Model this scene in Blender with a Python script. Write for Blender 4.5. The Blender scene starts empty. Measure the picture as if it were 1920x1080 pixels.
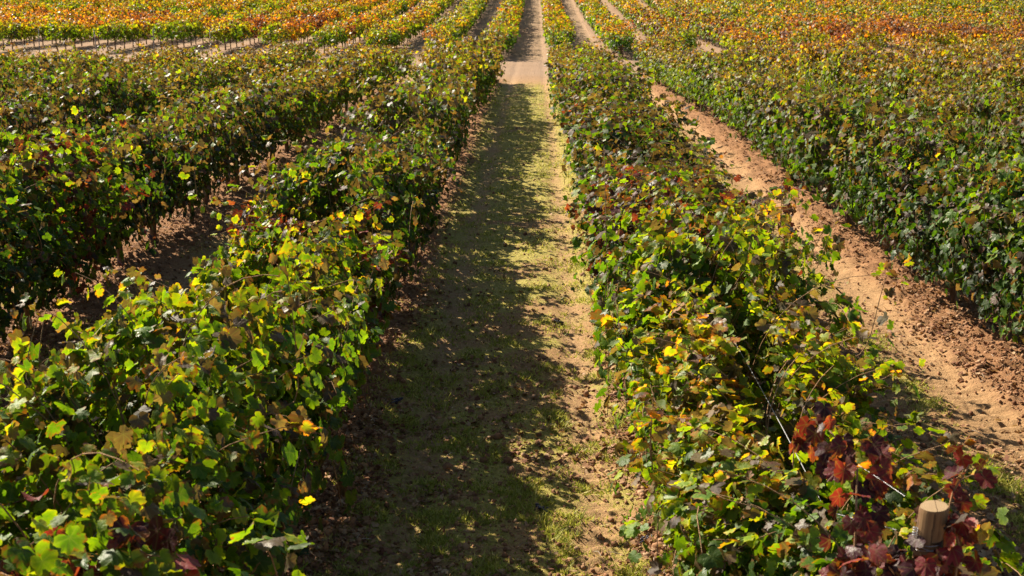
import bpy, math, random
import numpy as np
from mathutils import Vector, Matrix
rng = np.random.default_rng(7)
random.seed(7)
sc = bpy.context.scene
R = math.radians

# ------------------------------------------------------------------ camera
H = 3.1; F = 2300.0
PITCH = math.atan(580 / F); YAW = math.atan(43 * math.cos(PITCH) / F)
cam = bpy.data.cameras.new('camera'); camo = bpy.data.objects.new('camera', cam)
sc.collection.objects.link(camo); sc.camera = camo
camo.location = (0, 0, H)
camo.rotation_euler = (math.pi / 2 - PITCH, 0, YAW)
cam.sensor_width = 36; cam.lens = F / 1920 * 36
cam.clip_start = 0.1; cam.clip_end = 6000
cam.dof.use_dof = True; cam.dof.focus_distance = 9.5; cam.dof.aperture_fstop = 6.3

# ------------------------------------------------------------------ light
SUN_EL = R(37)
sd = Vector((-0.72, 0.69, 0)).normalized() * math.cos(SUN_EL) + Vector((0, 0, math.sin(SUN_EL)))   # towards the sun
w = bpy.data.worlds.new('World'); sc.world = w; w.use_nodes = True
nt = w.node_tree
sky = nt.nodes.new('ShaderNodeTexSky'); sky.sky_type = 'NISHITA'; sky.sun_disc = False
sky.sun_elevation = SUN_EL; sky.sun_rotation = math.atan2(sd.x, sd.y)
nt.links.new(sky.outputs[0], nt.nodes['Background'].inputs[0])
nt.nodes['Background'].inputs[1].default_value = 0.05
sl = bpy.data.lights.new('sun', 'SUN'); sl.energy = 5.0; sl.angle = R(0.5); sl.color = (1, 0.89, 0.72)
so = bpy.data.objects.new('sun', sl); sc.collection.objects.link(so)
so.rotation_euler = sd.to_track_quat('Z', 'Y').to_euler(); so.location = (-20, 15, 20)
sc.view_settings.view_transform = 'Standard'; sc.view_settings.look = 'None'
sc.view_settings.exposure = 1.35; sc.view_settings.gamma = 1
sc.view_settings.use_curve_mapping = False
sc.cycles.max_bounces = 6; sc.cycles.transmission_bounces = 4; sc.cycles.diffuse_bounces = 2
sc.cycles.caustics_reflective = False; sc.cycles.caustics_refractive = False

# ------------------------------------------------------------------ tagging
def tag(o, label=None, cat=None, group=None, kind=None):
    if label: o['label'] = label
    if cat: o['category'] = cat
    if group: o['group'] = group
    if kind: o['kind'] = kind
    return o
def link(o, parent=None):
    sc.collection.objects.link(o)
    if parent: o.parent = parent
    return o
def empty(name, loc, rz=0):
    o = link(bpy.data.objects.new(name, None)); o.location = loc; o.rotation_euler = (0, 0, rz)
    o.empty_display_size = 0.2
    return o

# ------------------------------------------------------------------ noise
_lat = rng.random((256, 256))
def vnoise(x, y, s):
    x = np.asarray(x, float) * s + 1000.3; y = np.asarray(y, float) * s + 1000.7
    xi = np.floor(x).astype(int); yi = np.floor(y).astype(int)
    fx = x - xi; fy = y - yi; fx = fx * fx * (3 - 2 * fx); fy = fy * fy * (3 - 2 * fy)
    g = lambda a, b: _lat[a % 256, b % 256]
    return (g(xi, yi) * (1 - fx) + g(xi + 1, yi) * fx) * (1 - fy) + (g(xi, yi + 1) * (1 - fx) + g(xi + 1, yi + 1) * fx) * fy
def fbm(x, y, s, o=4):
    v = 0; a = 1; t = 0
    for k in range(o):
        v = v + a * vnoise(x + 37 * k, y - 11 * k, s); t += a; a *= .55; s *= 2.03
    return v / t
def sstep(a, b, x): t = np.clip((x - a) / (b - a), 0, 1); return t * t * (3 - 2 * t)

# ------------------------------------------------------------------ layout
SP = 2.86; XC = -0.2                       # row spacing, middle of the central aisle
def row_x(k): return XC + (k + 0.5) * SP if k >= 0 else XC + (k + 0.5) * SP   # k=0 first right, k=-1 first left
NEAR_END = lambda x: 42.5 + (0.64 * (x + 2) if x < -2 else 0.0)
FAR_START = lambda x: 57.5 + .5 * np.clip(-x - 4, 0, 9)
_py = [-200, 0, 28, 40, 58, 78, 104, 118, 150, 220, 400, 900, 4000]
_pz = [0.0, 0.0, 0.0, -.25, -.55, -.45, .55, 1.35, 3.6, 9.0, 22., 26., 26.]
def terrain(x, y):
    x = np.asarray(x, float); y = np.asarray(y, float)
    z = np.interp(y, _py, _pz)
    z2 = np.interp(y + 4, _py, _pz); z3 = np.interp(y - 4, _py, _pz)
    z = np.where(y > 34, (z + z2 + z3) / 3, z)
    return z + sstep(45, 110, y) * sstep(10, 60, x) * 0.5
def masks(x, y):
    """berm 0..1 under the rows, grass 0..1, track 0..1"""
    u = (x - XC) / SP; fr = (u - np.floor(u)) - 0.5           # 0 in the middle of an aisle
    d = np.abs(fr) * SP; idx = np.floor(u + 0.5)
    idx = np.floor(u + 1e-9 + 0.0) ; 
    a = np.floor((x - (XC - SP / 2)) / SP)                     # aisle number, 0 = central
    c = x - (XC + a * SP); dr = SP / 2 - np.abs(c)             # distance from the nearest row
    e = np.where(x < -2, 42.5 + .64 * (x + 2), 42.5)
    near = 1 - sstep(-.6, 1.4, y - e + 2.2 * (vnoise(x, y, .9) - .5))
    far = sstep(-1, 1, y - FAR_START(x))
    inrow = np.maximum(near, far)
    berm = (1 - sstep(.42, .75, dr + (fbm(x, y, 2.2, 2) - .5) * .35)) * inrow
    trk = np.exp(-((np.abs(c - .0) - .56) / .13) ** 2)
    trk = np.where(a == 1, np.exp(-((c - .66) / .22) ** 2), trk)
    n = fbm(x, y, 1.1, 4); n2 = fbm(x + 50, y, 4.5, 3)
    g0 = .25 + .75 * sstep(.36, .58, n * .5 + n2 * .5 + .10 * sstep(8, 20, y))
    central = (a == 0)
    g = g0 * (1 - sstep(.75, 1.15, np.abs(c) + .15 * (n2 - .5))) * near
    g = np.where(central, g * (1 - .55 * trk), 0.0)
    g = np.where((a == 0) & (y > 36) , g * (1 - sstep(37, 44, y + 5 * (n2 - .5))), g)
    gs = g0 * sstep(.45, .62, n) * (1 - sstep(.9, 1.2, np.abs(c))) * near * .8
    g = np.where((a < 0), gs * .6, g)
    g = np.where((a == 1), g0 * np.exp(-((c - .28) / .16) ** 2) * .8 * near, g)
    g = np.where((a > 1), gs * .3, g)
    g = np.where((far > .5), g0 * .22 * (1 - sstep(.5, .9, np.abs(c))), g)
    return berm, np.clip(g, 0, 1), trk * np.maximum(inrow, .8 * (y < 70)), c, a, near, far

def axis(segs):
    out = [segs[0][0]]
    for a, b, st in segs:
        n = max(1, int(round((b - a) / st)))
        out += list(a + (b - a) * (np.arange(1, n + 1) / n))
    return np.array(out)
def height(x, y):
    b, g, t, c, a, near, far = masks(x, y)
    z = terrain(x, y)
    fade = 1 - sstep(30, 60, y) * .6
    z = z + b * (.04 + (fbm(x, y, 7, 4) - .45) * .11 * fade)
    z = z + (fbm(x, y, 15, 3) - .5) * .034 * (0.6 + .8 * b) + (vnoise(x + 9, y, 41) - .5) * .020 * (.5 + .8 * b)
    z = z + (fbm(x, y, .8, 3) - .5) * .06
    z = z - t * .026 + t * .022 * np.sin(y * 2 * math.pi / .12 + 3 * np.abs(x * 9 % 1 - .5)) * (y < 16) * (.3 + .7 * vnoise(x, y, .7))
    return z
xs = axis([(-2500, -400, 300), (-400, -80, 40), (-80, -20, 2), (-20, -6, .25), (-6, -3, .06), (-3, 1.7, .024), (1.7, 2.2, .05), (2.2, 5.2, .03), (5.2, 8, .12), (8, 22, .3), (22, 90, 2), (90, 400, 40), (400, 2500, 300)])
ysl = [2.2]
while ysl[-1] < 70: ysl.append(ysl[-1] + max(.022, ysl[-1] * .0042 * (1 if ysl[-1] < 30 else 1.3)))
ysl += list(np.arange(71, 180, 1.2)) + [190, 205, 225, 260, 300, 400, 600, 900, 1600, 3000]
ys = np.array([-1500, -300, -60, -12, 0, 1.2] + ysl)
X, Y = np.meshgrid(xs, ys)
Z = height(X, Y)
def grid_mesh(name, X, Y, Z):
    ny, nx = X.shape
    me = bpy.data.meshes.new(name)
    co = np.stack([X, Y, Z], -1).reshape(-1, 3).astype(np.float32)
    i = np.arange(ny * nx).reshape(ny, nx)
    q = np.stack([i[:-1, :-1], i[:-1, 1:], i[1:, 1:], i[1:, :-1]], -1).reshape(-1, 4)
    me.vertices.add(len(co)); me.vertices.foreach_set('co', co.ravel())
    me.loops.add(q.size); me.loops.foreach_set('vertex_index', q.ravel().astype(np.int32))
    me.polygons.add(len(q)); me.polygons.foreach_set('loop_start', np.arange(0, q.size, 4, dtype=np.int32))
    me.polygons.foreach_set('use_smooth', np.ones(len(q), bool))
    me.update(calc_edges=True)
    return me
def tri_mesh(name, V, T, smooth=False, attrs=None, matidx=None):
    me = bpy.data.meshes.new(name)
    V = np.asarray(V, np.float32); T = np.asarray(T, np.int32)
    me.vertices.add(len(V)); me.vertices.foreach_set('co', V.ravel())
    me.loops.add(T.size); me.loops.foreach_set('vertex_index', T.ravel())
    me.polygons.add(len(T)); me.polygons.foreach_set('loop_start', np.arange(0, T.size, T.shape[1], dtype=np.int32))
    if smooth: me.polygons.foreach_set('use_smooth', np.ones(len(T), bool))
    if matidx is not None: me.polygons.foreach_set('material_index', np.asarray(matidx, np.int32))
    me.update(calc_edges=True)
    for k, v in (attrs or {}).items():
        v = np.asarray(v, np.float32)
        if v.ndim == 2:
            at = me.attributes.new(k, 'FLOAT_COLOR', 'POINT'); at.data.foreach_set('color', v.ravel())
        else:
            at = me.attributes.new(k, 'FLOAT', 'POINT'); at.data.foreach_set('value', v)
    return me

# ------------------------------------------------------------------ materials
class MB:
    def __init__(s, name):
        s.m = bpy.data.materials.new(name); s.m.use_nodes = True; s.t = s.m.node_tree; s.t.nodes.clear()
        s.out = s.n('ShaderNodeOutputMaterial')
    def n(s, t, **k):
        o = s.t.nodes.new(t)
        for a, b in k.items(): setattr(o, a, b)
        return o
    def l(s, a, b): s.t.links.new(a, b)
    def val(s, v, inp):
        if hasattr(v, 'links') or hasattr(v, 'is_output'): s.l(v, inp)
        else: inp.default_value = v
    def math(s, op, a, b=0.0, c=None, clamp=False):
        o = s.n('ShaderNodeMath', operation=op); o.use_clamp = clamp
        s.val(a, o.inputs[0]); s.val(b, o.inputs[1])
        if c is not None: s.val(c, o.inputs[2])
        return o.outputs[0]
    def mix(s, f, a, b, mode='MIX'):
        o = s.n('ShaderNodeMix', data_type='RGBA', blend_type=mode)
        for v, i in ((f, 0), (a, 6), (b, 7)):
            if isinstance(v, tuple): v = (*v, 1) if len(v) == 3 else v
            s.val(v, o.inputs[i])
        return o.outputs[2]
    def attr(s, name, typ='GEOMETRY'): return s.n('ShaderNodeAttribute', attribute_name=name, attribute_type=typ)
    def noise(s, scale, detail=3, rough=.55, vec=None):
        o = s.n('ShaderNodeTexNoise'); o.inputs['Scale'].default_value = scale
        o.inputs['Detail'].default_value = detail; o.inputs['Roughness'].default_value = rough
        if vec is not None: s.l(vec, o.inputs['Vector'])
        return o.outputs[0]
    def ramp(s, f, pts):
        o = s.n('ShaderNodeValToRGB'); s.l(f, o.inputs[0]); e = o.color_ramp.elements
        while len(e) < len(pts): e.new(.5)
        for k, (p, c) in enumerate(pts): e[k].position = p; e[k].color = (*c, 1)
        return o.outputs[0]
    def pos(s): return s.n('ShaderNodeNewGeometry').outputs['Position']
    def principled(s, col, rough=.8, spec=.3):
        p = s.n('ShaderNodeBsdfPrincipled'); s.val(col if not isinstance(col, tuple) else (*col, 1), p.inputs['Base Color'])
        s.val(rough, p.inputs['Roughness']); p.inputs['Specular IOR Level'].default_value = spec
        return p

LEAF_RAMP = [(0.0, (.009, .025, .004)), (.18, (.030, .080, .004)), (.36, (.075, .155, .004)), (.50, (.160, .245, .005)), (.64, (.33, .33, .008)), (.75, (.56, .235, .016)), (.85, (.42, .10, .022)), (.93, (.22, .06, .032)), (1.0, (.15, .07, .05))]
def leaf_material():
    b = MB('vine_leaf')
    lc = b.attr('leafc'); sep = b.n('ShaderNodeSeparateColor'); b.l(lc.outputs['Color'], sep.inputs[0])
    r1, r2, ex = sep.outputs[0], sep.outputs[1], sep.outputs[2]
    oi = b.n('ShaderNodeObjectInfo'); so_ = b.n('ShaderNodeSeparateColor'); b.l(oi.outputs['Color'], so_.inputs[0])
    ba = b.attr('aut').outputs['Fac']; bred = b.attr('redv').outputs['Fac']
    aut = b.math('ADD', so_.outputs[0], ba); red = b.math('ADD', so_.outputs[1], bred)
    rim = b.attr('rim').outputs['Fac']; vein = b.attr('vein').outputs['Fac']
    pos = b.pos()
    w1 = b.noise(.9, 2, .5, pos)
    w2 = b.noise(34, 3, .6, pos)
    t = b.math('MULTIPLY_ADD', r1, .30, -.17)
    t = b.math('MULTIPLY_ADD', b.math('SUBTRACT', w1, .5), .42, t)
    t = b.math('MULTIPLY_ADD', b.math('MULTIPLY', ex, ex), .23, t)  # autumn tops, plus shade painted into colour: low leaves darker green, tops lime
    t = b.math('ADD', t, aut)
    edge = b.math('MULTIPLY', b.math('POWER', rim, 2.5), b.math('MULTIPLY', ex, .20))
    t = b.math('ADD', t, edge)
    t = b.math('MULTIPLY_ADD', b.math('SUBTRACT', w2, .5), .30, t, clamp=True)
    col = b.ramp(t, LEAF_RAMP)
    # brown and purple leaves, set apart from the ramp by the second random number
    dead = b.math('GREATER_THAN', b.math('MULTIPLY_ADD', ex, .20, b.math('MULTIPLY_ADD', w1, .25, b.math('MULTIPLY_ADD', b.math('MULTIPLY', so_.outputs[2], b.math('POWER', ex, 1.6)), 1.0, r2))), 1.05)
    deadc = b.mix(b.math('FRACT', b.math('MULTIPLY', r2, 53.0)), (.075, .030, .030), (.135, .062, .052))
    col = b.mix(b.math('MULTIPLY', dead, .85), col, deadc)
    # red vines
    redc = b.ramp(b.math('MULTIPLY_ADD', w2, .5, b.math('MULTIPLY', r2, .6)), [(.15, (.030, .008, .012)), (.5, (.075, .012, .016)), (.75, (.19, .02, .022)), (.97, (.30, .09, .05))])
    isred = b.math('GREATER_THAN', b.math('MULTIPLY', red, 1.15), r1)
    col = b.mix(isred, col, redc)
    # burnt margins and rusty blotches
    bl = b.math('MULTIPLY_ADD', b.math('POWER', rim, 3.0), .16, b.math('MULTIPLY_ADD', b.math('FRACT', b.math('MULTIPLY', r1, 41.0)), .20, b.noise(26, 3, .6, pos)))
    bl = b.math('MULTIPLY_ADD', ex, .06, bl)
    bm_ = b.math('MULTIPLY', b.math('SUBTRACT', bl, .80), 9.0, clamp=True)
    col = b.mix(b.math('MULTIPLY', bm_, .9), col, b.mix(b.math('FRACT', b.math('MULTIPLY', r2, 13.0)), (.30, .09, .012), (.09, .035, .025)))
    # veins a little paler
    vf = b.math('MULTIPLY', b.math('POWER', vein, 7.0), .38)
    col = b.mix(vf, col, (.20, .22, .06))
    hv = b.math('MULTIPLY_ADD', b.math('FRACT', b.math('MULTIPLY', r2, 17.0)), .75, .38)
    far = b.math('MULTIPLY', b.math('GREATER_THAN', r2, .72), b.math('MULTIPLY', b.attr('mute').outputs['Fac'], .8))
    col = b.mix(far, col, (.10, .055, .03))
    col = b.mix(1.0, col, hv, 'MULTIPLY')
    geo = b.n('ShaderNodeNewGeometry')
    under = b.mix(.22, col, (.09, .115, .05))
    top = b.mix(geo.outputs['Backfacing'], col, under)
    p = b.principled(top, b.math('MULTIPLY_ADD', b.math('FRACT', b.math('MULTIPLY', r1, 29.0)), .25, .43), .30)
    bp = b.n('ShaderNodeBump'); bp.inputs['Strength'].default_value = .35; bp.inputs['Distance'].default_value = .006
    b.l(b.noise(110, 2, .5, pos), bp.inputs['Height']); b.l(bp.outputs[0], p.inputs['Normal'])
    tr = b.n('ShaderNodeBsdfTranslucent')
    tc = b.mix(1.0, col, (2.5, 2.45, .75), 'MULTIPLY'); b.l(tc, tr.inputs[0])
    mx = b.n('ShaderNodeMixShader'); mx.inputs[0].default_value = .38
    b.l(p.outputs[0], mx.inputs[1]); b.l(tr.outputs[0], mx.inputs[2]); b.l(mx.outputs[0], b.out.inputs[0])
    return b.m
def bark_material(name, c1, c2, scale=18):
    b = MB(name)
    tc = b.n('ShaderNodeTexCoord').outputs['Object']
    mp = b.n('ShaderNodeMapping'); mp.inputs['Scale'].default_value = (1, 1, .18); b.l(tc, mp.inputs[0])
    n = b.noise(scale * 3, 4, .6, mp.outputs[0])
    col = b.ramp(n, [(.3, c1), (.7, c2)])
    p = b.principled(col, .9, .15)
    bp = b.n('ShaderNodeBump'); bp.inputs['Strength'].default_value = .8; bp.inputs['Distance'].default_value = .012
    b.l(n, bp.inputs['Height']); b.l(bp.outputs[0], p.inputs['Normal']); b.l(p.outputs[0], b.out.inputs[0])
    return b.m
def ground_material():
    b = MB('soil')
    pos = b.pos()
    g = b.attr('grass').outputs['Fac']; be = b.attr('berm').outputs['Fac']; tk = b.attr('track').outputs['Fac']; pale = b.attr('pale').outputs['Fac']
    n1 = b.noise(1.3, 4, .6, pos); n2 = b.noise(34, 6, .75, pos); n3 = b.noise(150, 3, .65, pos)
    soil = b.ramp(n2, [(.28, (.13, .065, .028)), (.5, (.30, .175, .080)), (.72, (.49, .32, .165))])
    soil = b.mix(b.math('MULTIPLY', n1, .5), soil, (.33, .185, .08))
    soil = b.mix(b.math('MULTIPLY', be, .55), soil, b.ramp(n3, [(.35, (.15, .06, .032)), (.62, (.33, .155, .08))]))
    soil = b.mix(b.math('MULTIPLY', tk, .45), soil, b.ramp(n3, [(.3, (.38, .23, .115)), (.7, (.58, .38, .205))]))
    soil = b.mix(pale, soil, b.mix(b.math('MULTIPLY', b.noise(.55, 5, .65, pos), 1.1, clamp=True), b.ramp(n2, [(.3, (.25, .17, .11)), (.7, (.42, .31, .22))]), (.21, .13, .078)))
    gn = b.math('MULTIPLY_ADD', b.math('SUBTRACT', b.noise(55, 4, .7, pos), .5), 2.6, g)
    gm = b.math('MULTIPLY', b.math('SUBTRACT', gn, .30), 1.8, clamp=True)
    gm = b.math('MULTIPLY', gm, b.math('GREATER_THAN', g, .03))
    gcol = b.ramp(b.noise(30, 4, .7, pos), [(.3, (.16, .15, .03)), (.52, (.36, .34, .07)), (.75, (.56, .48, .17))])
    col = b.mix(b.math('MULTIPLY', gm, .72), soil, gcol)
    p = b.principled(col, .95, .12)
    bp = b.n('ShaderNodeBump'); bp.inputs['Strength'].default_value = .9; bp.inputs['Distance'].default_value = .02
    h = b.math('MULTIPLY_ADD', n3, .35, n2)
    b.l(h, bp.inputs['Height']); b.l(bp.outputs[0], p.inputs['Normal']); b.l(p.outputs[0], b.out.inputs[0])
    return b.m
def varied(name, pts, rough=.85, trans=0.0, spec=.2):
    """colour picked per piece from the attribute 'rnd'"""
    b = MB(name); r = b.attr('rnd').outputs['Fac']
    col = b.ramp(r, pts); col = b.mix(b.math('MULTIPLY', b.noise(60, 3, .6, b.pos()), .5), col, b.mix(1.0, col, (.45, .42, .4), 'MULTIPLY'))
    p = b.principled(col, rough, spec)
    if trans:
        tr = b.n('ShaderNodeBsdfTranslucent'); b.l(b.mix(1.0, col, (1.6, 1.6, .9), 'MULTIPLY'), tr.inputs[0])
        mx = b.n('ShaderNodeMixShader'); mx.inputs[0].default_value = trans
        b.l(p.outputs[0], mx.inputs[1]); b.l(tr.outputs[0], mx.inputs[2]); b.l(mx.outputs[0], b.out.inputs[0])
    else: b.l(p.outputs[0], b.out.inputs[0])
    return b.m
M_LEAF = leaf_material()
M_BARK = bark_material('vine_bark', (.055, .035, .022), (.20, .135, .09))
M_CANE = bark_material('cane_bark', (.16, .085, .04), (.34, .21, .11))
M_GROUND = ground_material()
M_GRASS = varied('grass_blade', [(0, (.18, .22, .03)), (.45, (.33, .36, .06)), (1, (.60, .52, .20))], .6, .35)
M_LITTER = varied('dead_leaf', [(0, (.13, .05, .028)), (.5, (.28, .14, .07)), (.8, (.40, .24, .13)), (1, (.48, .33, .20))], .8, .15)
M_CLOD = varied('clod', [(0, (.17, .075, .038)), (.6, (.32, .165, .085)), (1, (.46, .29, .17))], .95)
M_TWIG = varied('twig', [(0, (.10, .06, .04)), (.6, (.27, .18, .11)), (1, (.50, .42, .33))], .9)
M_GRAPE = varied('grape_skin', [(0, (.010, .010, .022)), (1, (.035, .03, .06))], .42, 0, .45)
M_WIRE = MB('galvanised_wire'); _p = M_WIRE.principled((.33, .33, .34), .5, .4); _p.inputs['Metallic'].default_value = .7; M_WIRE.l(_p.outputs[0], M_WIRE.out.inputs[0]); M_WIRE = M_WIRE.m
M_STEEL = MB('dull_steel'); _p = M_STEEL.principled((.16, .14, .13), .6, .4); _p.inputs['Metallic'].default_value = .3; M_STEEL.l(_p.outputs[0], M_STEEL.out.inputs[0]); M_STEEL = M_STEEL.m
def wood_material():
    b = MB('post_wood'); tc = b.n('ShaderNodeTexCoord').outputs['Object']
    mp = b.n('ShaderNodeMapping'); mp.inputs['Scale'].default_value = (1, 1, .06); b.l(tc, mp.inputs[0])
    n = b.noise(70, 4, .6, mp.outputs[0]); n2 = b.noise(6, 3, .6, tc)
    col = b.ramp(n, [(.32, (.10, .045, .016)), (.5, (.21, .11, .04)), (.68, (.30, .18, .075))])
    col = b.mix(b.math('MULTIPLY', n2, .6), col, (.20, .135, .08))
    crack = b.math('LESS_THAN', b.noise(38, 5, .7, mp.outputs[0]), .39)
    col = b.mix(b.math('MULTIPLY', crack, .75), col, (.04, .022, .012))
    p = b.principled(col, .75, .25); bp = b.n('ShaderNodeBump'); bp.inputs['Strength'].default_value = .5; bp.inputs['Distance'].default_value = .004
    b.l(n, bp.inputs['Height']); b.l(bp.outputs[0], p.inputs['Normal']); b.l(p.outputs[0], b.out.inputs[0]); return b.m
def endgrain_material():
    b = MB('sawn_end'); tc = b.n('ShaderNodeTexCoord').outputs['Object']
    sx = b.n('ShaderNodeSeparateXYZ'); b.l(tc, sx.inputs[0])
    x = b.math('SUBTRACT', sx.outputs[0], .006); y = b.math('ADD', sx.outputs[1], .004)
    rr = b.math('SQRT', b.math('ADD', b.math('MULTIPLY', x, x), b.math('MULTIPLY', y, y)))
    rr = b.math('MULTIPLY_ADD', b.noise(18, 2, .5, tc), .012, rr)
    ring = b.math('SINE', b.math('MULTIPLY', rr, 900.0))
    col = b.mix(b.math('MULTIPLY_ADD', ring, .25, .35), (.40, .29, .16), (.24, .15, .07))
    col = b.mix(b.math('MULTIPLY', b.noise(45, 4, .7, tc), .7), col, (.20, .14, .09))
    ck = b.math('LESS_THAN', b.math('ABSOLUTE', b.math('SUBTRACT', b.math('MULTIPLY', x, 1.6), b.math('MULTIPLY_ADD', b.noise(40, 3, .6, tc), .02, b.math('SUBTRACT', y, .012)))), .0022)
    col = b.mix(b.math('MULTIPLY', ck, .8), col, (.05, .03, .015))
    p = b.principled(col, .9, .15); b.l(p.outputs[0], b.out.inputs[0]); return b.m
M_WOOD = wood_material(); M_END = endgrain_material()

# ------------------------------------------------------------------ ground
gm = grid_mesh('ground', X, Y, Z)
bb, gg, tt, cc, aa, nr, fr = masks(X, Y)
pale = np.clip(sstep(40, 48, Y), 0, 1) * .8
for nme, v in (('berm', bb), ('grass', gg), ('track', tt), ('pale', pale)):
    at = gm.attributes.new(nme, 'FLOAT', 'POINT'); at.data.foreach_set('value', v.ravel().astype(np.float32))
gm.materials.append(M_GROUND)
go = link(bpy.data.objects.new('ground', gm)); tag(go, kind='structure')

# ------------------------------------------------------------------ leaf templates
def leaf_template(level):
    if level == 0:
        half = [(0, 1.0, 1), (8, .86, .5), (15, .88, .3), (25, .68, 0), (36, .84, .4), (48, .95, 1), (58, .84, .4), (68, .86, .2), (78, .68, 0), (92, .78, .3), (108, .84, 1), (122, .74, .3), (138, .72, .2), (153, .55, .2), (170, .34, .1)]
    elif level == 1:
        half = [(0, 1.0, 1), (25, .70, 0), (48, .95, 1), (77, .68, 0), (107, .84, .8), (148, .6, .2)]
    else:
        half = [(0, 1.0, .6), (48, .9, .6), (110, .72, .5)]
    pts = [(a, r, v) for a, r, v in half] 
    full = [(-a, r, v) for a, r, v in reversed(pts) if a > 0] + pts
    P = np.array([[math.sin(R(a)) * r, math.cos(R(a)) * r, 0] for a, r, v in full])
    vein = np.array([v for a, r, v in full], float)
    n = len(P)
    if level == 2:
        T = np.array([[0, i, i + 1] for i in range(1, n - 1)])
        return P, T, np.ones(n) * .6, vein * 0
    if level == 0:
        q = P * .52; V = np.vstack([[0, 0, 0], q, P]); T = [[0, i + 1, i] for i in range(1, n)]
        for i in range(1, n): T += [[i, i + 1, i + 1 + n], [i, i + 1 + n, i + n]]
        T = np.array(T)
        return V, T, np.r_[0, np.full(n, .45), np.ones(n)], np.r_[1, np.maximum(vein, .0), vein]
    V = np.vstack([[0, 0, 0], P]); 
    T = np.array([[0, i + 1, i] for i in range(1, n)])          # front face = +z
    if level == 0: pass
    return V, T, np.r_[0, np.ones(n)], np.r_[1, vein]
TPL = [leaf_template(k) for k in range(3)]
def nrm(v): return v / np.maximum(np.linalg.norm(v, axis=-1, keepdims=True), 1e-9)
def leaves_geo(P, N, T, size, level, rg, extra):
    """leaf blades: P base point, N blade normal, T tip direction; extra = per-leaf attributes"""
    V0, F0, rim, vein = TPL[level]; n = len(P)
    N = nrm(N); T = nrm(T - (T * N).sum(-1, keepdims=True) * N); S = np.cross(T, N)
    vx = V0[None, :, 0] * (1 + rg.uniform(-.2, .16, (n, 1))); vy = np.repeat(V0[None, :, 1], n, 0) * (1 + rg.uniform(-.1, .12, (n, 1)))
    fold = rg.uniform(-.1, .5, (n, 1)); droop = rg.uniform(-.05, .65, (n, 1))
    vz = fold * np.abs(vx) * -.6 - droop * vy * np.abs(vy) * .8 + rg.normal(0, .05, (n, V0.shape[0])) * rim[None] ** 2
    if level == 0:
        ang = np.arctan2(V0[:, 0], V0[:, 1])[None]; rad = np.hypot(V0[:, 0], V0[:, 1])[None]
        vz = vz + rg.uniform(.02, .10, (n, 1)) * rad ** 2 * np.sin(rg.choice([3, 4, 5], (n, 1)) * ang + rg.uniform(0, 6.3, (n, 1))) - rg.uniform(-.2, .3, (n, 1)) * rad ** 2
    curl = (rg.random((n, 1)) < .30) * rg.uniform(.4, .9, (n, 1)); vz = vz + curl * vx * vx * 1.1; vx = vx * (1 - curl * .35)
    W = P[:, None] + size[:, None, None] * (vx[..., None] * S[:, None] + vy[..., None] * T[:, None] + vz[..., None] * N[:, None])
    m = V0.shape[0]
    idx = (F0[None] + (np.arange(n) * m)[:, None, None]).reshape(-1, 3)
    at = {'rim': np.tile(rim, n), 'vein': np.tile(vein, n)}
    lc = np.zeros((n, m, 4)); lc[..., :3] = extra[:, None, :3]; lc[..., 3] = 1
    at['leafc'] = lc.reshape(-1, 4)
    return W.reshape(-1, 3), idx, at

def tube(path, rad, sides=6, cap=False):
    path = np.asarray(path, float); n = len(path); rad = np.broadcast_to(rad, (n,))
    t = np.gradient(path, axis=0); t = nrm(t); up = np.array([.31, .2, .93]); a = nrm(np.cross(t, up)); b_ = np.cross(t, a)
    th = np.arange(sides) * 2 * math.pi / sides
    V = path[:, None] + rad[:, None, None] * (np.cos(th)[None, :, None] * a[:, None] + np.sin(th)[None, :, None] * b_[:, None])
    V = V.reshape(-1, 3); Tn = []
    for i in range(n - 1):
        for j in range(sides):
            p, q = i * sides + j, i * sides + (j + 1) % sides
            Tn += [[p, q, q + sides], [p, q + sides, p + sides]]
    if cap:
        V = np.vstack([V, path[-1]]); k = len(V) - 1
        Tn += [[(n - 1) * sides + j, (n - 1) * sides + (j + 1) % sides, k] for j in range(sides)]
    return V, np.array(Tn)
def join(parts):
    V = []; T = []; o = 0
    for v, t in parts: V.append(v); T.append(t + o); o += len(v)
    return np.vstack(V), np.vstack(T)

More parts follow.
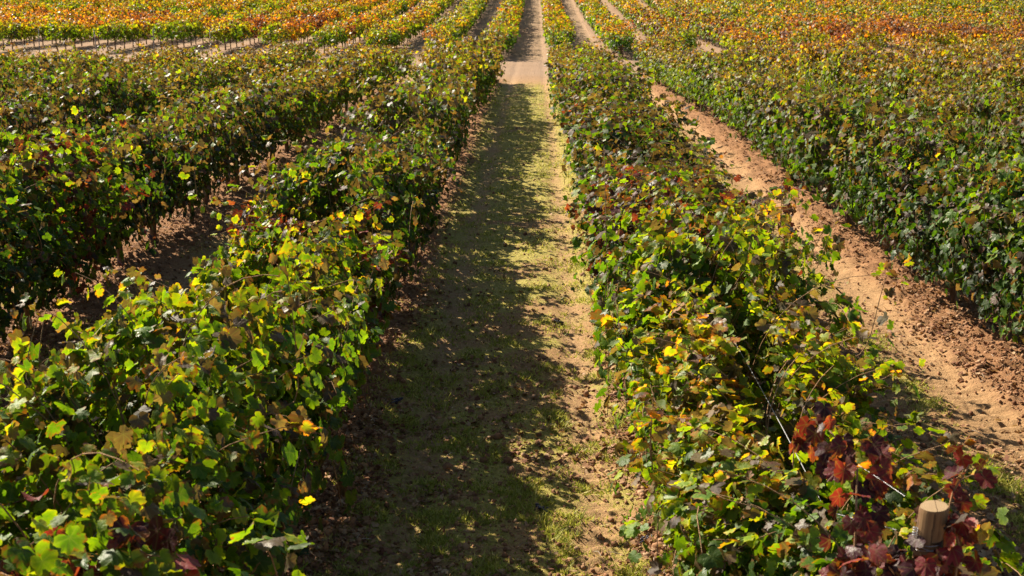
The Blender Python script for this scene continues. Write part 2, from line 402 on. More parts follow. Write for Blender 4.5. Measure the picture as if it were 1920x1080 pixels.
# ------------------------------------------------------------------ one grapevine (row runs along local Y)
def vine_geo(seed, level, h=1.55, hw=.50, n_shoots=30, filler=240, size=.062, bare=.42, lowf=.28, arch=False):
    rg = np.random.default_rng(seed)
    P = []; N = []; T = []; EX = []; shoots = []
    for k in range(n_shoots):
        side = 1 if k % 2 else -1
        p = np.array([rg.normal(0, .04), (k + .5) / n_shoots * 1.34 - .67 + rg.normal(0, .05), .68 + rg.normal(0, .05)])
        low = rg.random() < lowf
        a = rg.uniform(1.1, 1.9) if low else abs(rg.normal(.32, .28))
        d = np.array([side * math.sin(a), rg.normal(0, .30), math.cos(a)]); d /= np.linalg.norm(d)
        L = rg.uniform(.35, .65) if low else rg.uniform(.75, 1.4) * (h / 1.55) * (1.12 - .32 * (p[1] / .67) ** 2)
        ns = int(L / .052); path = [p.copy()]; grav = rg.uniform(.045, .085) * (1.55 / h) if not low else .07
        for i in range(ns):
            f = i / ns
            d = d + np.array([side * .035 * (f > .3), rg.normal(0, .05), -grav * (0.4 + 1.6 * f)]); d /= np.linalg.norm(d)
            lim = hw * 1.0
            if abs(p[0]) > lim and p[0] * d[0] > 0: d[0] *= .35
            if p[2] < bare and d[2] < 0: break
            p = p + d * .052; path.append(p.copy())
            if i > 1 or low:
                out = np.array([side * .9, rg.normal(0, .6), rg.normal(.15, .3)])
                if i % 2: out = np.array([np.sign(rg.normal(.35 * side, 1)) * .8, rg.normal(0, .8), rg.normal(.2, .3)])
                out /= np.linalg.norm(out); pl = rg.uniform(.03, .10)
                base = p + out * pl
                topness = np.clip((base[2] - .55) / (h * .62), 0, 1)
                nn = np.array([np.sign(base[0] + 1e-6) * (1.15 - .8 * topness), 0, .18 + .42 * topness]) + rg.normal(0, .40 + .22 * topness, 3)
                tp = out * .6 + np.array([0, 0, -.75]) + rg.normal(0, .3, 3)
                P.append(base); N.append(nn); T.append(tp)
        shoots.append(np.array(path))
    for k in range(filler):                                    # laterals that fill the body of the hedge
        y = rg.uniform(-.70, .70); zt = rg.beta(1.5, 1.15)
        z = bare + .06 + zt * (h - .22 - bare); wz = hw * (.55 + .5 * math.sin(math.pi * min(1, (zt * .8 + .18))))
        x = rg.choice([-1, 1]) * wz * math.sqrt(rg.uniform(.05, 1)) * .95
        P.append([x, y, z]); sgn = np.sign(x)
        N.append(np.array([sgn * (1.1 - .7 * zt), 0, .18 + .42 * zt]) + rg.normal(0, .42 + .18 * zt, 3)); T.append(np.array([sgn * .4, rg.normal(0, .4), -.8]) + rg.normal(0, .2, 3))
    P = np.array(P); N = np.array(N); T = np.array(T)
    if arch:
        g_ = (P[:, 2] > 1.04 - .30 * rg.random(len(P))) | ((np.abs(P[:, 1] + .08) < .26) & (rg.random(len(P)) < .75)) | ((P[:, 0] > .1) & (rg.random(len(P)) < .22)) | (rg.random(len(P)) < .04)
        P, N, T = P[g_], N[g_], T[g_]
    n = len(P); lum = .55 if level == 2 else 1.0
    # exposure: outermost / topmost leaves turn first; shade on lower leaves painted in too
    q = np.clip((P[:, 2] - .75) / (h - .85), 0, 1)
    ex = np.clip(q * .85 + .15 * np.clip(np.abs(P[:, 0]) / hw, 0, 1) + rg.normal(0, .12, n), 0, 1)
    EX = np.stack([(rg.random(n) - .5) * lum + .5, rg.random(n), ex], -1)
    sz = size * rg.uniform(.5, .95, n) * 1.42 * (1 - .25 * (q > .9))
    return P, N, T, sz, EX, shoots, rg
def trunk_geo(rg, rad=.034, top=.70):
    z = np.linspace(-.08, top, 8); wob = np.cumsum(rg.normal(0, .012, (8, 2)), 0); wob -= wob[0]
    parts = [tube(np.c_[wob, z], rad * (1.25 - .5 * (z + .08) / (top + .08) + rg.normal(0, .06, 8)), 8)]
    for s in (-1, 1):
        yy = np.linspace(0, s * .60, 7); pth = np.c_[wob[-1, 0] + rg.normal(0, .008, 7), wob[-1, 1] + yy, top - .02 + rg.normal(0, .012, 7) + .03 * np.abs(yy) / .6]
        pth[0] = (wob[-1, 0], wob[-1, 1], top - .05); parts.append(tube(pth, np.linspace(rad * .75, rad * .4, 7), 6, True))
    return join(parts)
def shoot_geo(shoots, lvl):
    return join([tube(p[::2] if len(p) > 5 else p, np.linspace(.0036, .0018, len(p[::2]) if len(p) > 5 else len(p)), 4 if lvl else 5) for p in shoots if len(p) > 2])
ICO = None
def ico(sub=1):
    import bmesh
    bm = bmesh.new(); bmesh.ops.create_icosphere(bm, subdivisions=sub, radius=1)
    V = np.array([v.co[:] for v in bm.verts]); T = np.array([[v.index for v in f.verts] for f in bm.faces]); bm.free(); return V, T
ICO1 = ico(1); ICO2 = ico(2)
def grape_geo(rg, n=46, L=.12):
    parts = []; rn = []
    for k in range(n):
        f = rg.random() ** .8; r = .026 * (1 - f * .75); a = rg.uniform(0, 6.28)
        c = np.array([r * math.cos(a), r * math.sin(a), -f * L]); parts.append((ICO1[0] * rg.uniform(.007, .0095) + c, ICO1[1])); rn += [rg.random()] * len(ICO1[0])
    v, t = tube([[0, 0, .03], [0, 0, -L * .5], [0, 0, -L]], [.004, .012, .006], 5); parts.append((v, t)); rn += [.3] * len(v)
    V, T = join(parts); return V, T, np.array(rn)

HI, MID = [], []
def make_proto(seed, level, **kw):
    P, N, T, sz, EX, shoots, rg = vine_geo(seed, level, **kw)
    V, Fc, at = leaves_geo(P, N, T, sz, level, rg, EX)
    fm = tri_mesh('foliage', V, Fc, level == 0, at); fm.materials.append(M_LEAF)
    V, Tn = trunk_geo(rg); tm = tri_mesh('trunk', V, Tn, True); tm.materials.append(M_BARK)
    cm = None
    if level < 2 and len(shoots):
        V, Tn = shoot_geo(shoots, level); cm = tri_mesh('canes', V, Tn, True); cm.materials.append(M_CANE)
    gms = []
    if level == 0:
        for q in range(2):
            V, Tn, rn = grape_geo(rg); g_ = tri_mesh('grape_bunch', V, Tn, True, {'rnd': rn}); g_.materials.append(M_GRAPE); gms.append(g_)
    return dict(foliage=fm, trunk=tm, canes=cm, grapes=gms)
HI = [make_proto(100 + i, 0, h=1.46 + .10 * (i % 4), hw=.46 + .04 * (i % 4), n_shoots=46 + 4 * (i % 3), filler=1900, bare=.32, size=.0445) for i in range(7)]
HIB = [make_proto(130 + i, 0, h=1.46 + .10 * (i % 4), hw=.47 + .04 * (i % 4), n_shoots=46 + 4 * (i % 3), filler=2000, bare=.30, size=.0445, lowf=.30, arch=True) for i in range(7)]
MID = [make_proto(200 + i, 1, h=1.45 + .1 * (i % 3), hw=.46 + .05 * (i % 3), n_shoots=40, filler=1000, size=.053, bare=.32) for i in range(8)]
MIDB = [make_proto(230 + i, 1, h=1.45 + .08 * (i % 3), hw=.41 + .04 * (i % 3), n_shoots=40, filler=1100, size=.052, bare=.26, arch=True) for i in range(7)]
FAR = [make_proto(300 + i, 2, h=1.30 + .07 * (i % 3), hw=.56, n_shoots=28, filler=300, size=.075, bare=.32) for i in range(8)]
FAR += [make_proto(320 + i, 2, h=1.5 + .07 * (i % 2), hw=.40, n_shoots=26, filler=150, size=.075, bare=.62) for i in range(4)]

ORD = 'first second third fourth fifth sixth seventh eighth ninth tenth eleventh twelfth thirteenth fourteenth fifteenth sixteenth seventeenth eighteenth nineteenth twentieth'.split()
TEN = {2: 'twenty', 3: 'thirty', 4: 'forty', 5: 'fifty'}
def ordw(n):
    if n <= 20: return ORD[n - 1]
    if n % 10 == 0: return TEN[n // 10][:-1] + 'ieth'
    return TEN[n // 10] + '-' + ORD[n % 10 - 1]
def rowname(k): return ('%s row right of central aisle' % ordw(k + 1)) if k >= 0 else ('%s row left of central aisle' % ordw(-k))

def place_vine(p, x, y, k, aut, red, dead, sx, sy, sz, flip, label, group, grapes=False, canes=True):
    z = float(terrain(x, y))
    root = empty('grapevine', (x, y, z), (math.pi if flip else 0) + random.uniform(-.06, .06))
    root.scale = (sx, sy, sz); tag(root, label, 'grapevine', group)
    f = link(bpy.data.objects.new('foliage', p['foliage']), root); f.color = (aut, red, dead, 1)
    t = link(bpy.data.objects.new('trunk', p['trunk']), root)
    if canes and p['canes']: link(bpy.data.objects.new('canes', p['canes']), root)
    if grapes:
        for q, g_ in enumerate(p['grapes']):
            o = link(bpy.data.objects.new('grape_bunch', g_), root); o.location = ((-1) ** q * random.uniform(.22, .4), random.uniform(-.5, .5), random.uniform(.62, .8))
    return root

# frame test, so that vines wholly outside the picture are left out
cy_, sy_ = math.cos(YAW), math.sin(YAW)
def project(x, y, z):
    dx, dy, dz = x, y, z - H
    rx = dx * cy_ + dy * sy_; fy = -dx * sy_ + dy * cy_
    zc = fy * math.cos(PITCH) - dz * math.sin(PITCH); yc = -(fy * math.sin(PITCH) + dz * math.cos(PITCH))
    if zc < .2: return None
    return 960 + F * rx / zc, 540 + F * yc / zc, zc
def visible(x, y, hgt=1.6, m=40):
    z0 = float(terrain(x, y))
    pts = [project(x + a, y + b_, z0 + c) for a in (-.6, .6) for b_ in (-.8, .8) for c in (0.3, hgt)]
    pts = [p for p in pts if p]
    if not pts: return False
    return max(p[0] for p in pts) > -m and min(p[0] for p in pts) < 1920 + m and max(p[1] for p in pts) > -m and min(p[1] for p in pts) < 1080 + m

VS = 1.28
def autn(x, y):
    v = .15 + .30 * (float(fbm(x, y, .23, 3)) - .5)
    v += .22 * float(sstep(12, 34, y))
    if x > 5.5: v += .08
    return v
# spots of clearly different colour: (row, y, autumn, red)
SPECIAL = {(-1, 0): (.36, .25), (0, 0): (.34, .42)}
vine_id = 0
def look(aut, red):
    if red > .5: return 'dark red leaved grapevine'
    if red > .2: return 'green and red leaved grapevine'
    if aut < .27: return 'deep green grapevine'
    if aut < .36: return 'green and yellow grapevine'
    if aut < .46: return 'yellowing brown-tipped grapevine'
    if aut < .56: return 'brownish purple grapevine'
    return 'orange grapevine'
for k in range(-8, 8):
    x0 = row_x(k); y = 3.75 + (.38 if k == 0 else .1 if k == -1 else random.uniform(0, .6)); n = 0
    end = NEAR_END(x0)
    while y < end - .3:
        x = x0 + random.gauss(0, .05); vis = visible(x, y, 1.75)
        if vis or (visible(x, y, 1.75, 260) and y < 12):
            n += 1
            aut, red = autn(x, y), 0.0
            if k == -1 and 8.2 < y < 9.6: red = .42
            if k == 0 and 8.8 < y < 11.8: red, aut = .24, .22
            if k == 0 and 16 < y < 17.6: red = .22
            if k == -2 and 10 < y < 11.2: red = .2
            if k == 0 and y > 5 and y < 7.9: aut = .25
            if k == 1: aut += .07
            if k == -1 and n == 1: aut = .24
            lump = float(vnoise(x0 * 3, y, .42)) - .5; sx, sz = random.uniform(.86, 1.14) + .38 * lump, random.uniform(.90, 1.10) + .16 * lump
            if k == -1: sx = max(sx, .94) * 1.08; sz *= 1.04 if y < 9 else 1.0
            if k == 0: sx = max(sx, .96) * 1.17; sz *= .95
            if k < -1: sx *= 1.08; sz *= 1.07 if y < 22 else .97
            if k == -1 and y >= 9: sz *= 1.09
            if y > 30: sz *= .93
            hi = y < 13.5
            p = random.choice((HI if hi else MID) if k >= 0 or (k == -1 and y < 5.6) or (k < -1 and random.random() < .85) else (HIB if hi else MIDB))
            lab = '%s, %s from near end of %s' % (look(aut, red), ordw(n), rowname(k))
            dead = .50 * float(sstep(7, 16, y)) + (.30 if k == 0 and 8.8 < y < 11.8 else 0) - (.10 if k == 1 else 0) + .25 * (float(fbm(x, y, .5, 2)) - .5)
            if k < 0 and y < 9: aut += .06; dead -= .06
            if y < 12: dead -= .04
            if k == 0 and y < 8.8: aut += .14; dead -= .12
            place_vine(p, x, y, k, aut, red, max(0, dead), sx, random.uniform(1, 1.1), sz, random.random() < (.5 if k != -1 else 0), lab, 'grapevines in the near block', grapes=hi and abs(k + .5) < 1, canes=y < 22)
            vine_id += 1
        y += VS * random.uniform(.94, 1.06)

# ------------------------------------------------------------------ the far block: nearest as things, the rest as one mass
far = []
for k in range(-22, 22):
    x0 = row_x(k); y = float(FAR_START(x0)) + random.uniform(-.3, .5) + (random.uniform(0, 2) if k < -5 else 0)
    end = 132; n = 0
    while y < end:
        if visible(x0, y, 1.5, 60):
            n += 1
            nn = float(fbm(x0, y, .10, 3)); n2 = float(fbm(x0 + 90, y, .35, 2))
            if k < -4: aut, red = .53 + .30 * (nn - .5) + .45 * (n2 - .5), 0
            elif k < 2: aut, red = .47 + .3 * (nn - .5) + .5 * (n2 - .5), 0
            else: aut, red = .50 + .4 * (nn - .5) + .35 * (n2 - .5), 0
            if k >= 2 and y < 64 : aut += .14
            if k >= 5 and y > 80: aut -= .06
            if k < -3 and n <= 2 and n2 > .52: aut = .40
            if n2 > .76: red = .3
            if k in (2, 3) and 62 < y < 84: red = .35
            if k < -9 and y > 118: aut = .36
            far.append((y, x0 + random.gauss(0, .05), k, n, aut, red))
        y += 1.28 * random.uniform(.94, 1.06)
far.sort(key=lambda t: t[0] + .0 * t[1])
ind = far[:max(0, 298 - vine_id)]; rest = far[len(ind):]
for (y, x, k, n, aut, red) in ind:
    if k >= -5 and y < 60: aut -= .04
    left = k < -4
    lab = '%s, %s in far block, %s' % (look(aut, red).replace('grapevine', 'distant grapevine'), ordw(n), rowname(k))
    place_vine(random.choice(FAR[8:] if left else FAR[:8]), x, y, k, aut, red, (.34 if k > 4 else .14), random.uniform(.8, 1.2), 1.05, random.uniform(.85, 1.12), random.random() < .5, lab, 'grapevines at the near edge of the far block')
# the rest, one mesh
src = []
for i in range(8):
    P, N, T, sz, EX, shoots, rg = vine_geo(400 + i, 2, h=1.36 + .06 * (i % 3), hw=.54, n_shoots=22, filler=150, size=.095, bare=.40)
    tv, tt_ = tube([[0, 0, -.05], [.01, 0, .35], [0, .02, .72]], [.035, .028, .022], 4)
    src.append((P, N, T, sz, EX, tv, tt_))
AP, AN, AT, AS, AE, AA, AR, TV, TT = [], [], [], [], [], [], [], [], []; off = 0
for (y, x, k, n, aut, red) in rest:
    P, N, T, sz, EX, tv, tt_ = src[random.randrange(8)]
    sel = slice(None) if y < 95 else slice(None, None, 2)
    s = -1 if random.random() < .5 else 1; hs = random.uniform(.88, 1.12)
    sc_ = np.array([s, s, hs]); o = np.array([x, y, float(terrain(x, y))])
    AP.append((P * sc_ + o)[sel]); AN.append((N * sc_)[sel]); AT.append((T * sc_)[sel]); AS.append((sz * (1.0 if y < 95 else 1.25))[sel]); AE.append(EX[sel])
    m = len(AS[-1]); AA.append(np.full(m, aut)); AR.append(np.full(m, red))
    TV.append(tv * sc_ + o); TT.append(tt_ + off); off += len(tv)
AP = np.vstack(AP); rg = np.random.default_rng(5)
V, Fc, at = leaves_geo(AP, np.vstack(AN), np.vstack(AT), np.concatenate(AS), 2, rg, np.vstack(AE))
mrep = len(TPL[2][0])
TV = np.vstack(TV); TT = np.vstack(TT)
nv, nf = len(V), len(Fc)
pad = lambda a: np.concatenate([a, np.zeros((len(TV),) + a.shape[1:])])
at = {q: pad(v) for q, v in at.items()}
at['mute'] = np.concatenate([np.ones(nv), np.zeros(len(TV))]) * (at['rim'] * 0 + 1) * np.concatenate([np.where(V[:, 0] > 8, 1.0, .35), np.zeros(len(TV))])
at['aut'] = pad(np.repeat(np.concatenate(AA), mrep)); at['redv'] = pad(np.repeat(np.concatenate(AR), mrep))
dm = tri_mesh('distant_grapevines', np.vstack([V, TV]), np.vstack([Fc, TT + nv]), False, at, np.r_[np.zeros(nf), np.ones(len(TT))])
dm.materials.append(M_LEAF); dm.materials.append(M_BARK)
do = link(bpy.data.objects.new('distant_grapevines', dm)); do.color = (0, 0, 0, 1)
tag(do, 'mass of small orange, yellow and green grapevines in rows up the far slope', 'vineyard', kind='stuff')
print('VINES', vine_id, 'far ind', len(ind), 'rest', len(rest))

# ------------------------------------------------------------------ posts and wires
def post_mesh(name, r, h, seed, sides=20):
    rg = np.random.default_rng(seed)
    zs = np.array([-.3, 0, .3, .6, .9, h - .012, h]); th = np.arange(sides) * 2 * math.pi / sides
    ov = 1 + .05 * np.cos(2 * th + 1) + rg.normal(0, .022, sides)
    V = []
    for i, z in enumerate(zs):
        rr = r * (1.05 - .07 * z / h) * ov * (0.93 if i == len(zs) - 1 else 1)
        V.append(np.c_[rr * np.cos(th), rr * np.sin(th), np.full(sides, z) + (.006 * np.cos(th) if i >= len(zs) - 2 else 0)])
    V = np.vstack(V); T = []
    for i in range(len(zs) - 1):
        for j in range(sides):
            p, q = i * sides + j, i * sides + (j + 1) % sides; T += [[p, q, q + sides], [p, q + sides, p + sides]]
    me = tri_mesh(name, V, np.array(T), True); me.materials.append(M_WOOD)
    base = (len(zs) - 1) * sides; capV = np.vstack([V[base:] + [0, 0, .0005], V[base:].mean(0) + [0, 0, .0015]])
    capT = np.array([[j, (j + 1) % sides, sides] for j in range(sides)])
    ce = tri_mesh('sawn_top', capV, capT); ce.materials.append(M_END)
    return me, ce
def wire_obj(pts, r, name, parent=None, sides=6, mat=None):
    V, T = tube(pts, r, sides); me = tri_mesh(name, V, T, True); me.materials.append(mat or M_WIRE)
    return link(bpy.data.objects.new(name, me), parent)
XR = row_x(0); XL = row_x(-1)
pb, pc = post_mesh('post', .044, 1.47, 3)
PX, PY = 1.225, 3.68
end_post = empty('end_post', (PX, PY, 0)); end_post.rotation_euler = (R(2), R(1.5), .4)
tag(end_post, 'round wooden end post with sawn top and wire wraps among dark red leaves', 'post')
link(bpy.data.objects.new('shaft', pb), end_post); link(bpy.data.objects.new('sawn_top', pc), end_post)
for kk, zz in enumerate((1.345, 1.36, 1.33)):
    th = np.linspace(0, 2 * math.pi, 28); rr = .047
    wire_obj(np.c_[rr * np.cos(th), rr * np.sin(th), zz + .012 * np.sin(th + kk * 1.3)], .0012, 'wire_wrap', end_post)
th = np.linspace(0, 2.5 * math.pi, 26)
wire_obj(np.c_[-.053 + .008 * np.cos(th * 3), .01 + .008 * np.sin(th * 3), 1.37 + th * .004], .0016, 'wire_knot', end_post)
th = np.linspace(0, 1, 12)
wire_obj(np.c_[.05 - .03 * th, -.05 - .01 * np.sin(th * 3), 1.33 - .10 * th], .0013, 'loose_wire_end', end_post)
# staple with blue tie on top
# wires run down each row from its end post
def run_wire(x, y0, y1, z, label, z0=None):
    ysr = np.linspace(y0, y1, 40); zt = terrain(x * np.ones(40), ysr) + z + .015 * np.sin(ysr * 1.3)
    if z0 is not None: zt[0] = z0
    o = wire_obj(np.c_[np.full(40, x) , ysr, zt], .0019, 'trellis_wire'); tag(o, label, 'wire', 'trellis wires along the rows'); return o
run_wire(PX - .04, PY + .02, 39, 1.02, 'upper wire stretched from the red leaved wooden end post down its row', 1.36)
run_wire(PX - .055, PY + .02, 39, .74, 'lower wire running from the wooden end post among the leaves', 1.30)
run_wire(XL, 4.0, 39, 1.1, 'wire hidden in the first row left of the central aisle')
w2 = wire_obj(np.array([[PX - .02, PY + .03, 1.475], [PX - .06, PY + .16, 1.475], [PX - .12, PY + .36, 1.47]]), .0009, 'anchor_wire'); tag(w2, 'pale taut wire rising from the top of the wooden end post into the leaves', 'wire')
# intermediate posts
mb2, mc2 = post_mesh('post', .042, 1.45, 8, 14)
spots = [(-2, 10.4), (-2, 18.3), (-2, 28), (-1, 9.3), (-1, 17.5), (-1, 26), (0, 9.5), (0, 17.8), (0, 26.5), (1, 14.0), (1, 22.5), (1, 31)]
for k, y in spots:
    e = empty('trellis_post', (row_x(k) + random.uniform(-.03, .03), y, float(terrain(row_x(k), y))), random.uniform(0, 6))
    e.scale = (1, 1, .80)
    tag(e, 'round wooden trellis post inside the %s, about %d metres along' % (rowname(k), round(y)), 'post', 'wooden posts inside the rows')
    link(bpy.data.objects.new('shaft', mb2), e); link(bpy.data.objects.new('sawn_top', mc2), e)
# thin stakes at the near edge of the far left block
V, T = join([tube([[0, 0, -.2], [0, 0, 1.25]], .022, 6, True), tube([[-.05, 0, 1.18], [.05, 0, 1.18]], .008, 5, True)])
sm_ = tri_mesh('stake', V, T); sm_.materials.append(M_STEEL)
for k in range(-14, -5):
    x = row_x(k); y = float(FAR_START(x)) - .7
    o = link(bpy.data.objects.new('metal_stake', sm_)); o.location = (x, y, float(terrain(x, y))); o.rotation_euler = (R(random.uniform(-3, 3)), R(random.uniform(-4, 4)), 0)
    tag(o, 'thin dark stake, near edge of far block, %s' % rowname(k), 'stake', 'stakes at the near edge of the far block')

# ------------------------------------------------------------------ red sprays of the two nearest vines
def spray(name, path, sizes, seed, parent, label=None, per=1.0, spread=.09, red=1.0, aut=.5):
    rg = np.random.default_rng(seed); path = np.asarray(path, float)
    seg = np.linalg.norm(np.diff(path, axis=0), axis=1); L = np.r_[0, np.cumsum(seg)]; n = int(L[-1] / .035 * per)
    P = []; N = []; T = []
    for i in range(n):
        s = rg.uniform(0, L[-1]); p = np.array([np.interp(s, L, path[:, c]) for c in range(3)])
        out = nrm(rg.normal(0, 1, 3) + [0, -.4, .1]); p = p + out * rg.uniform(.3, 1) * spread
        P.append(p); N.append(np.array([-.2, -.5, .55]) + rg.normal(0, .5, 3)); T.append(out * .6 + np.array([0, -.1, -.8]))
    P = np.array(P); EX = np.stack([rg.random(n) * .6, rg.random(n) * .95, rg.uniform(.5, 1, n)], -1)
    V, Fc, at = leaves_geo(P, np.array(N), np.array(T), rg.uniform(*sizes, n), 0, rg, EX)
    me = tri_mesh(name, V, Fc, True, at); me.materials.append(M_LEAF)
    o = link(bpy.data.objects.new(name, me), parent); o.color = (aut, red, 0, 1)
    if label: o['label'] = label
    V, T2 = tube(path, np.linspace(.006, .003, len(path)), 6); cm = tri_mesh('cane', V, T2, True); cm.materials.append(M_CANE)
    link(bpy.data.objects.new('cane', cm), o)
    return o
rv = empty('grapevine', (PX, PY + .12, 0)); tag(rv, 'dark red and crimson grapevine wrapped round the wooden end post, lower right', 'grapevine')
rgx = np.random.default_rng(77)
V, T = trunk_geo(rgx, .04, .7); tm = tri_mesh('trunk', V * [1, .5, 1], T, True); tm.materials.append(M_BARK); link(bpy.data.objects.new('trunk', tm), rv)
spray('foliage', [[-.02, .1, .6], [-.14, .02, 1.0], [-.16, -.06, 1.3], [-.12, .12, 1.48], [-.20, .42, 1.58]], (.038, .058), 1, rv, None, 2.6, .15)
spray('foliage', [[.0, -.1, .6], [-.02, -.18, .95], [-.02, -.22, 1.2], [-.10, -.24, 1.30]], (.038, .058), 2, rv, None, 2.6, .17)
spray('foliage', [[.02, .0, .7], [.13, -.10, 1.1], [.11, -.10, 1.36], [.16, -.02, 1.46], [.22, .02, 1.54]], (.035, .055), 3, rv, None, 2.2, .11)
spray('foliage', [[.08, -.22, .9], [.12, -.22, 1.2], [.13, -.19, 1.36], [.11, -.15, 1.44]], (.038, .056), 6, rv, None, 2.4, .09)
spray('foliage', [[-.10, -.22, .8], [-.10, -.22, 1.1], [-.02, -.21, 1.27], [.07, -.19, 1.33]], (.034, .052), 7, rv, None, 4.4, .10)
lv = empty('grapevine', (XL + .05, 3.55, 0)); tag(lv, 'dark red leaved grapevine with bare brown canes at the lower left corner', 'grapevine')
V, T = trunk_geo(rgx, .04, .7); tm = tri_mesh('trunk', V * [1, .5, 1], T, True); tm.materials.append(M_BARK); link(bpy.data.objects.new('trunk', tm), lv)
spray('foliage', [[-.05, .1, .7], [.0, -.05, 1.15], [.12, -.1, 1.33], [.30, -.1, 1.38], [.46, -.05, 1.34]], (.05, .075), 4, lv, None, 1.1, .13)
spray('foliage', [[-.1, .1, .8], [-.14, -.1, 1.15], [-.08, -.14, 1.32], [.05, -.1, 1.42]], (.05, .075), 5, lv, None, 1.4, .15)

# ------------------------------------------------------------------ ground cover
def scatter(n, ymin, ymax, power, xlo=-6, xhi=8, seed=1):
    rg = np.random.default_rng(seed); u = rg.random(n)
    y = 1 / ((1 / ymin ** power) * (1 - u) + (1 / ymax ** power) * u) ** (1 / power)
    x = rg.uniform(-1, 1, n); half = y * .44 + .4; x = x * half
    ok = (x > xlo) & (x < xhi); return x[ok], y[ok], rg
# grass blades
x, y, rg = scatter(1100000, 3.2, 42, .9, -9, 9, 11)
b_, g_, t_, c_, a_, nr_, fr_ = masks(x, y)
tuft = sstep(.46, .64, fbm(x, y, 4.5, 3))
ok = rg.random(len(x)) < g_ * (.22 + 1.3 * tuft) * .95
x, y, tuft = x[ok], y[ok], tuft[ok]; n = len(x); z = height(x, y)
hh = rg.uniform(.006, .022, n) * (.7 + 1.2 * tuft) * (1 + .02 * y); ww = rg.uniform(.0025, .005, n) * (1 + .06 * y); th = rg.uniform(0, 6.28, n)
lean = rg.normal(0, 1, (n, 2)) * hh[:, None] * .8
V = np.zeros((n, 3, 3)); V[:, 0] = np.c_[x - ww * np.cos(th), y - ww * np.sin(th), z - .004]; V[:, 1] = np.c_[x + ww * np.cos(th), y + ww * np.sin(th), z - .004]
V[:, 2] = np.c_[x + lean[:, 0], y + lean[:, 1], z + hh]
me = tri_mesh('grass', V.reshape(-1, 3), np.arange(n * 3).reshape(-1, 3), False, {'rnd': np.repeat(rg.random(n), 3)}); me.materials.append(M_GRASS)
tag(link(bpy.data.objects.new('grass', me)), 'short sparse green grass growing along the central aisle', 'grass', kind='stuff'); print('grass', n)
# clods
x, y, rg = scatter(330000, 3.2, 40, 1.1, -7, 9, 12)
b_, g_, t_, c_, a_, nr_, fr_ = masks(x, y)
ok = rg.random(len(x)) < (.75 * b_ + .17) * nr_ * (1 - .75 * t_); x, y = x[ok], y[ok]; n = len(x); z = height(x, y)
s = rg.lognormal(math.log(.0072), .55, n).clip(.003, .04)
IV, IT = ICO1; W = IV[None] * (1 + rg.normal(0, .16, (n, len(IV), 1))) * (s[:, None] * rg.uniform(.6, 1.3, (n, 3)))[:, None] + np.c_[x, y, z + s * .15][:, None]
me = tri_mesh('soil_clods', W.reshape(-1, 3), (IT[None] + (np.arange(n) * len(IV))[:, None, None]).reshape(-1, 3), False, {'rnd': np.repeat(rg.random(n), len(IV))}); me.materials.append(M_CLOD)
tag(link(bpy.data.objects.new('soil_clods', me)), 'loose reddish clods of tilled soil under and beside the rows', 'soil', kind='stuff'); print('clods', n)
# litter
x, y, rg = scatter(230000, 3.2, 41, 1.0, -8, 10, 13)
b_, g_, t_, c_, a_, nr_, fr_ = masks(x, y)
cl = fbm(x, y, 1.7, 2)
ok = rg.random(len(x)) < (.70 * b_ + .17) * nr_ * sstep(.3, .6, cl) * 1.2; x, y = x[ok], y[ok]; n = len(x); z = height(x, y)
V, Fc, at = leaves_geo(np.c_[x, y, z + .014], np.c_[rg.normal(0, .45, n), rg.normal(0, .45, n), np.ones(n)], rg.normal(0, 1, (n, 3)), rg.uniform(.008, .034, n), 1, rg, np.zeros((n, 3)))
me = tri_mesh('fallen_leaves', V, Fc, False, {'rnd': np.repeat(rg.random(n), len(TPL[1][0]))}); me.materials.append(M_LITTER)
tag(link(bpy.data.objects.new('fallen_leaves', me)), 'dry brown fallen vine leaves littering the soil beside the rows', 'fallen leaves', kind='stuff'); print('litter', n)
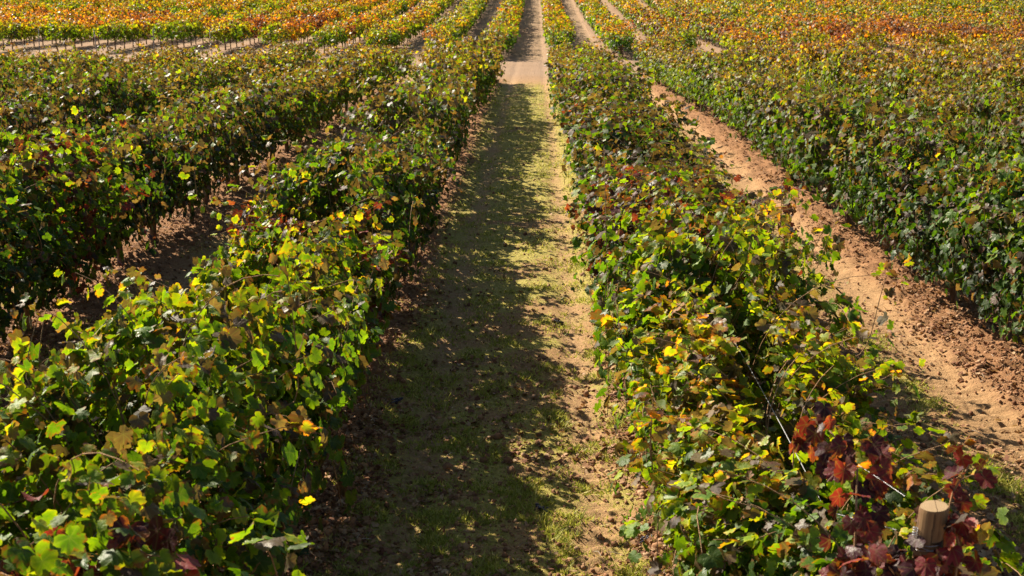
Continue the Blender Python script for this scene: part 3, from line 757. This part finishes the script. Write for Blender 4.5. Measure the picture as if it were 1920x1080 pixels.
# twigs
x, y, rg = scatter(30000, 3.2, 35, 1.0, -7, 9, 14)
b_, g_, t_, c_, a_, nr_, fr_ = masks(x, y)
ok = rg.random(len(x)) < (.3 * b_ + .04) * nr_; x, y = x[ok], y[ok]; parts = []; rn = []
z = height(x, y)
for i in range(len(x)):
    th = rg.uniform(0, 6.28); L = rg.uniform(.03, .14); bend = rg.normal(0, .15) * L
    v, t = tube([[x[i], y[i], z[i] + .006], [x[i] + L * .5 * math.cos(th) + bend * math.sin(th), y[i] + L * .5 * math.sin(th) - bend * math.cos(th), z[i] + .018], [x[i] + L * math.cos(th), y[i] + L * math.sin(th), z[i] + .008]], [.0028, .0024, .0014], 3)
    parts.append((v, t)); rn += [rg.random()] * len(v)
V, T = join(parts); me = tri_mesh('dry_twigs', V, T, False, {'rnd': np.array(rn)}); me.materials.append(M_TWIG)
tag(link(bpy.data.objects.new('dry_twigs', me)), 'thin dry twigs and pruned cane ends lying on the soil', 'twigs', kind='stuff'); print('twigs', len(x))
# dropped bunches of grapes and stones
def at_px(px, py, z=0):
    a, b__ = (px - 960) / F, (540 - py) / F
    d = Vector((a, math.cos(PITCH) + b__ * math.sin(PITCH), -math.sin(PITCH) + b__ * math.cos(PITCH)))
    d = Matrix.Rotation(YAW, 3, 'Z') @ d; t = (z - H) / d.z; return d.x * t, d.y * t
for (px, py, lab) in [(1022, 955, 'black grape bunch dropped on the grass at the lower middle of the aisle'), (738, 757, 'dark grape bunch lying at the left foot of the aisle'), (1205, 1018, 'small dark grape bunch on the soil below the right hand vines'), (1040, 598, 'dark bunch of old grapes on the grass in mid aisle')]:
    x, y = at_px(px, py, .02); V, T, rn = grape_geo(rgx, 30, .10); V = V[:, [2, 0, 1]] * [1, 1, .7]; V[:, 2] += .014
    me = tri_mesh('grape_bunch', V, T, True, {'rnd': rn}); me.materials.append(M_GRAPE)
    o = link(bpy.data.objects.new('grape_bunch', me)); o.location = (x, y, float(height(x, y))); o.rotation_euler = (0, 0, rgx.uniform(0, 6)); tag(o, lab, 'grapes')
for (px, py, r, lab) in [(1070, 1045, .03, 'reddish stone at the bottom of the aisle, right of centre'), (1022, 505, .035, 'lone clod sized stone on the grass in mid aisle'), (934, 645, .016, 'small pale pebble in the shaded middle of the aisle')]:
    x, y = at_px(px, py, .01); V = ICO2[0] * (1 + .12 * (vnoise(ICO2[0][:, 0] * 3, ICO2[0][:, 1] * 3 + ICO2[0][:, 2] * 2, 1) - .5)[:, None]) * np.array([1, .8, .6]) * r
    me = tri_mesh('stone', V, ICO2[1], True, {'rnd': np.full(len(V), .8)}); me.materials.append(M_CLOD)
    o = link(bpy.data.objects.new('stone', me)); o.location = (x, y, float(height(x, y)) + r * .3); tag(o, lab, 'stone')
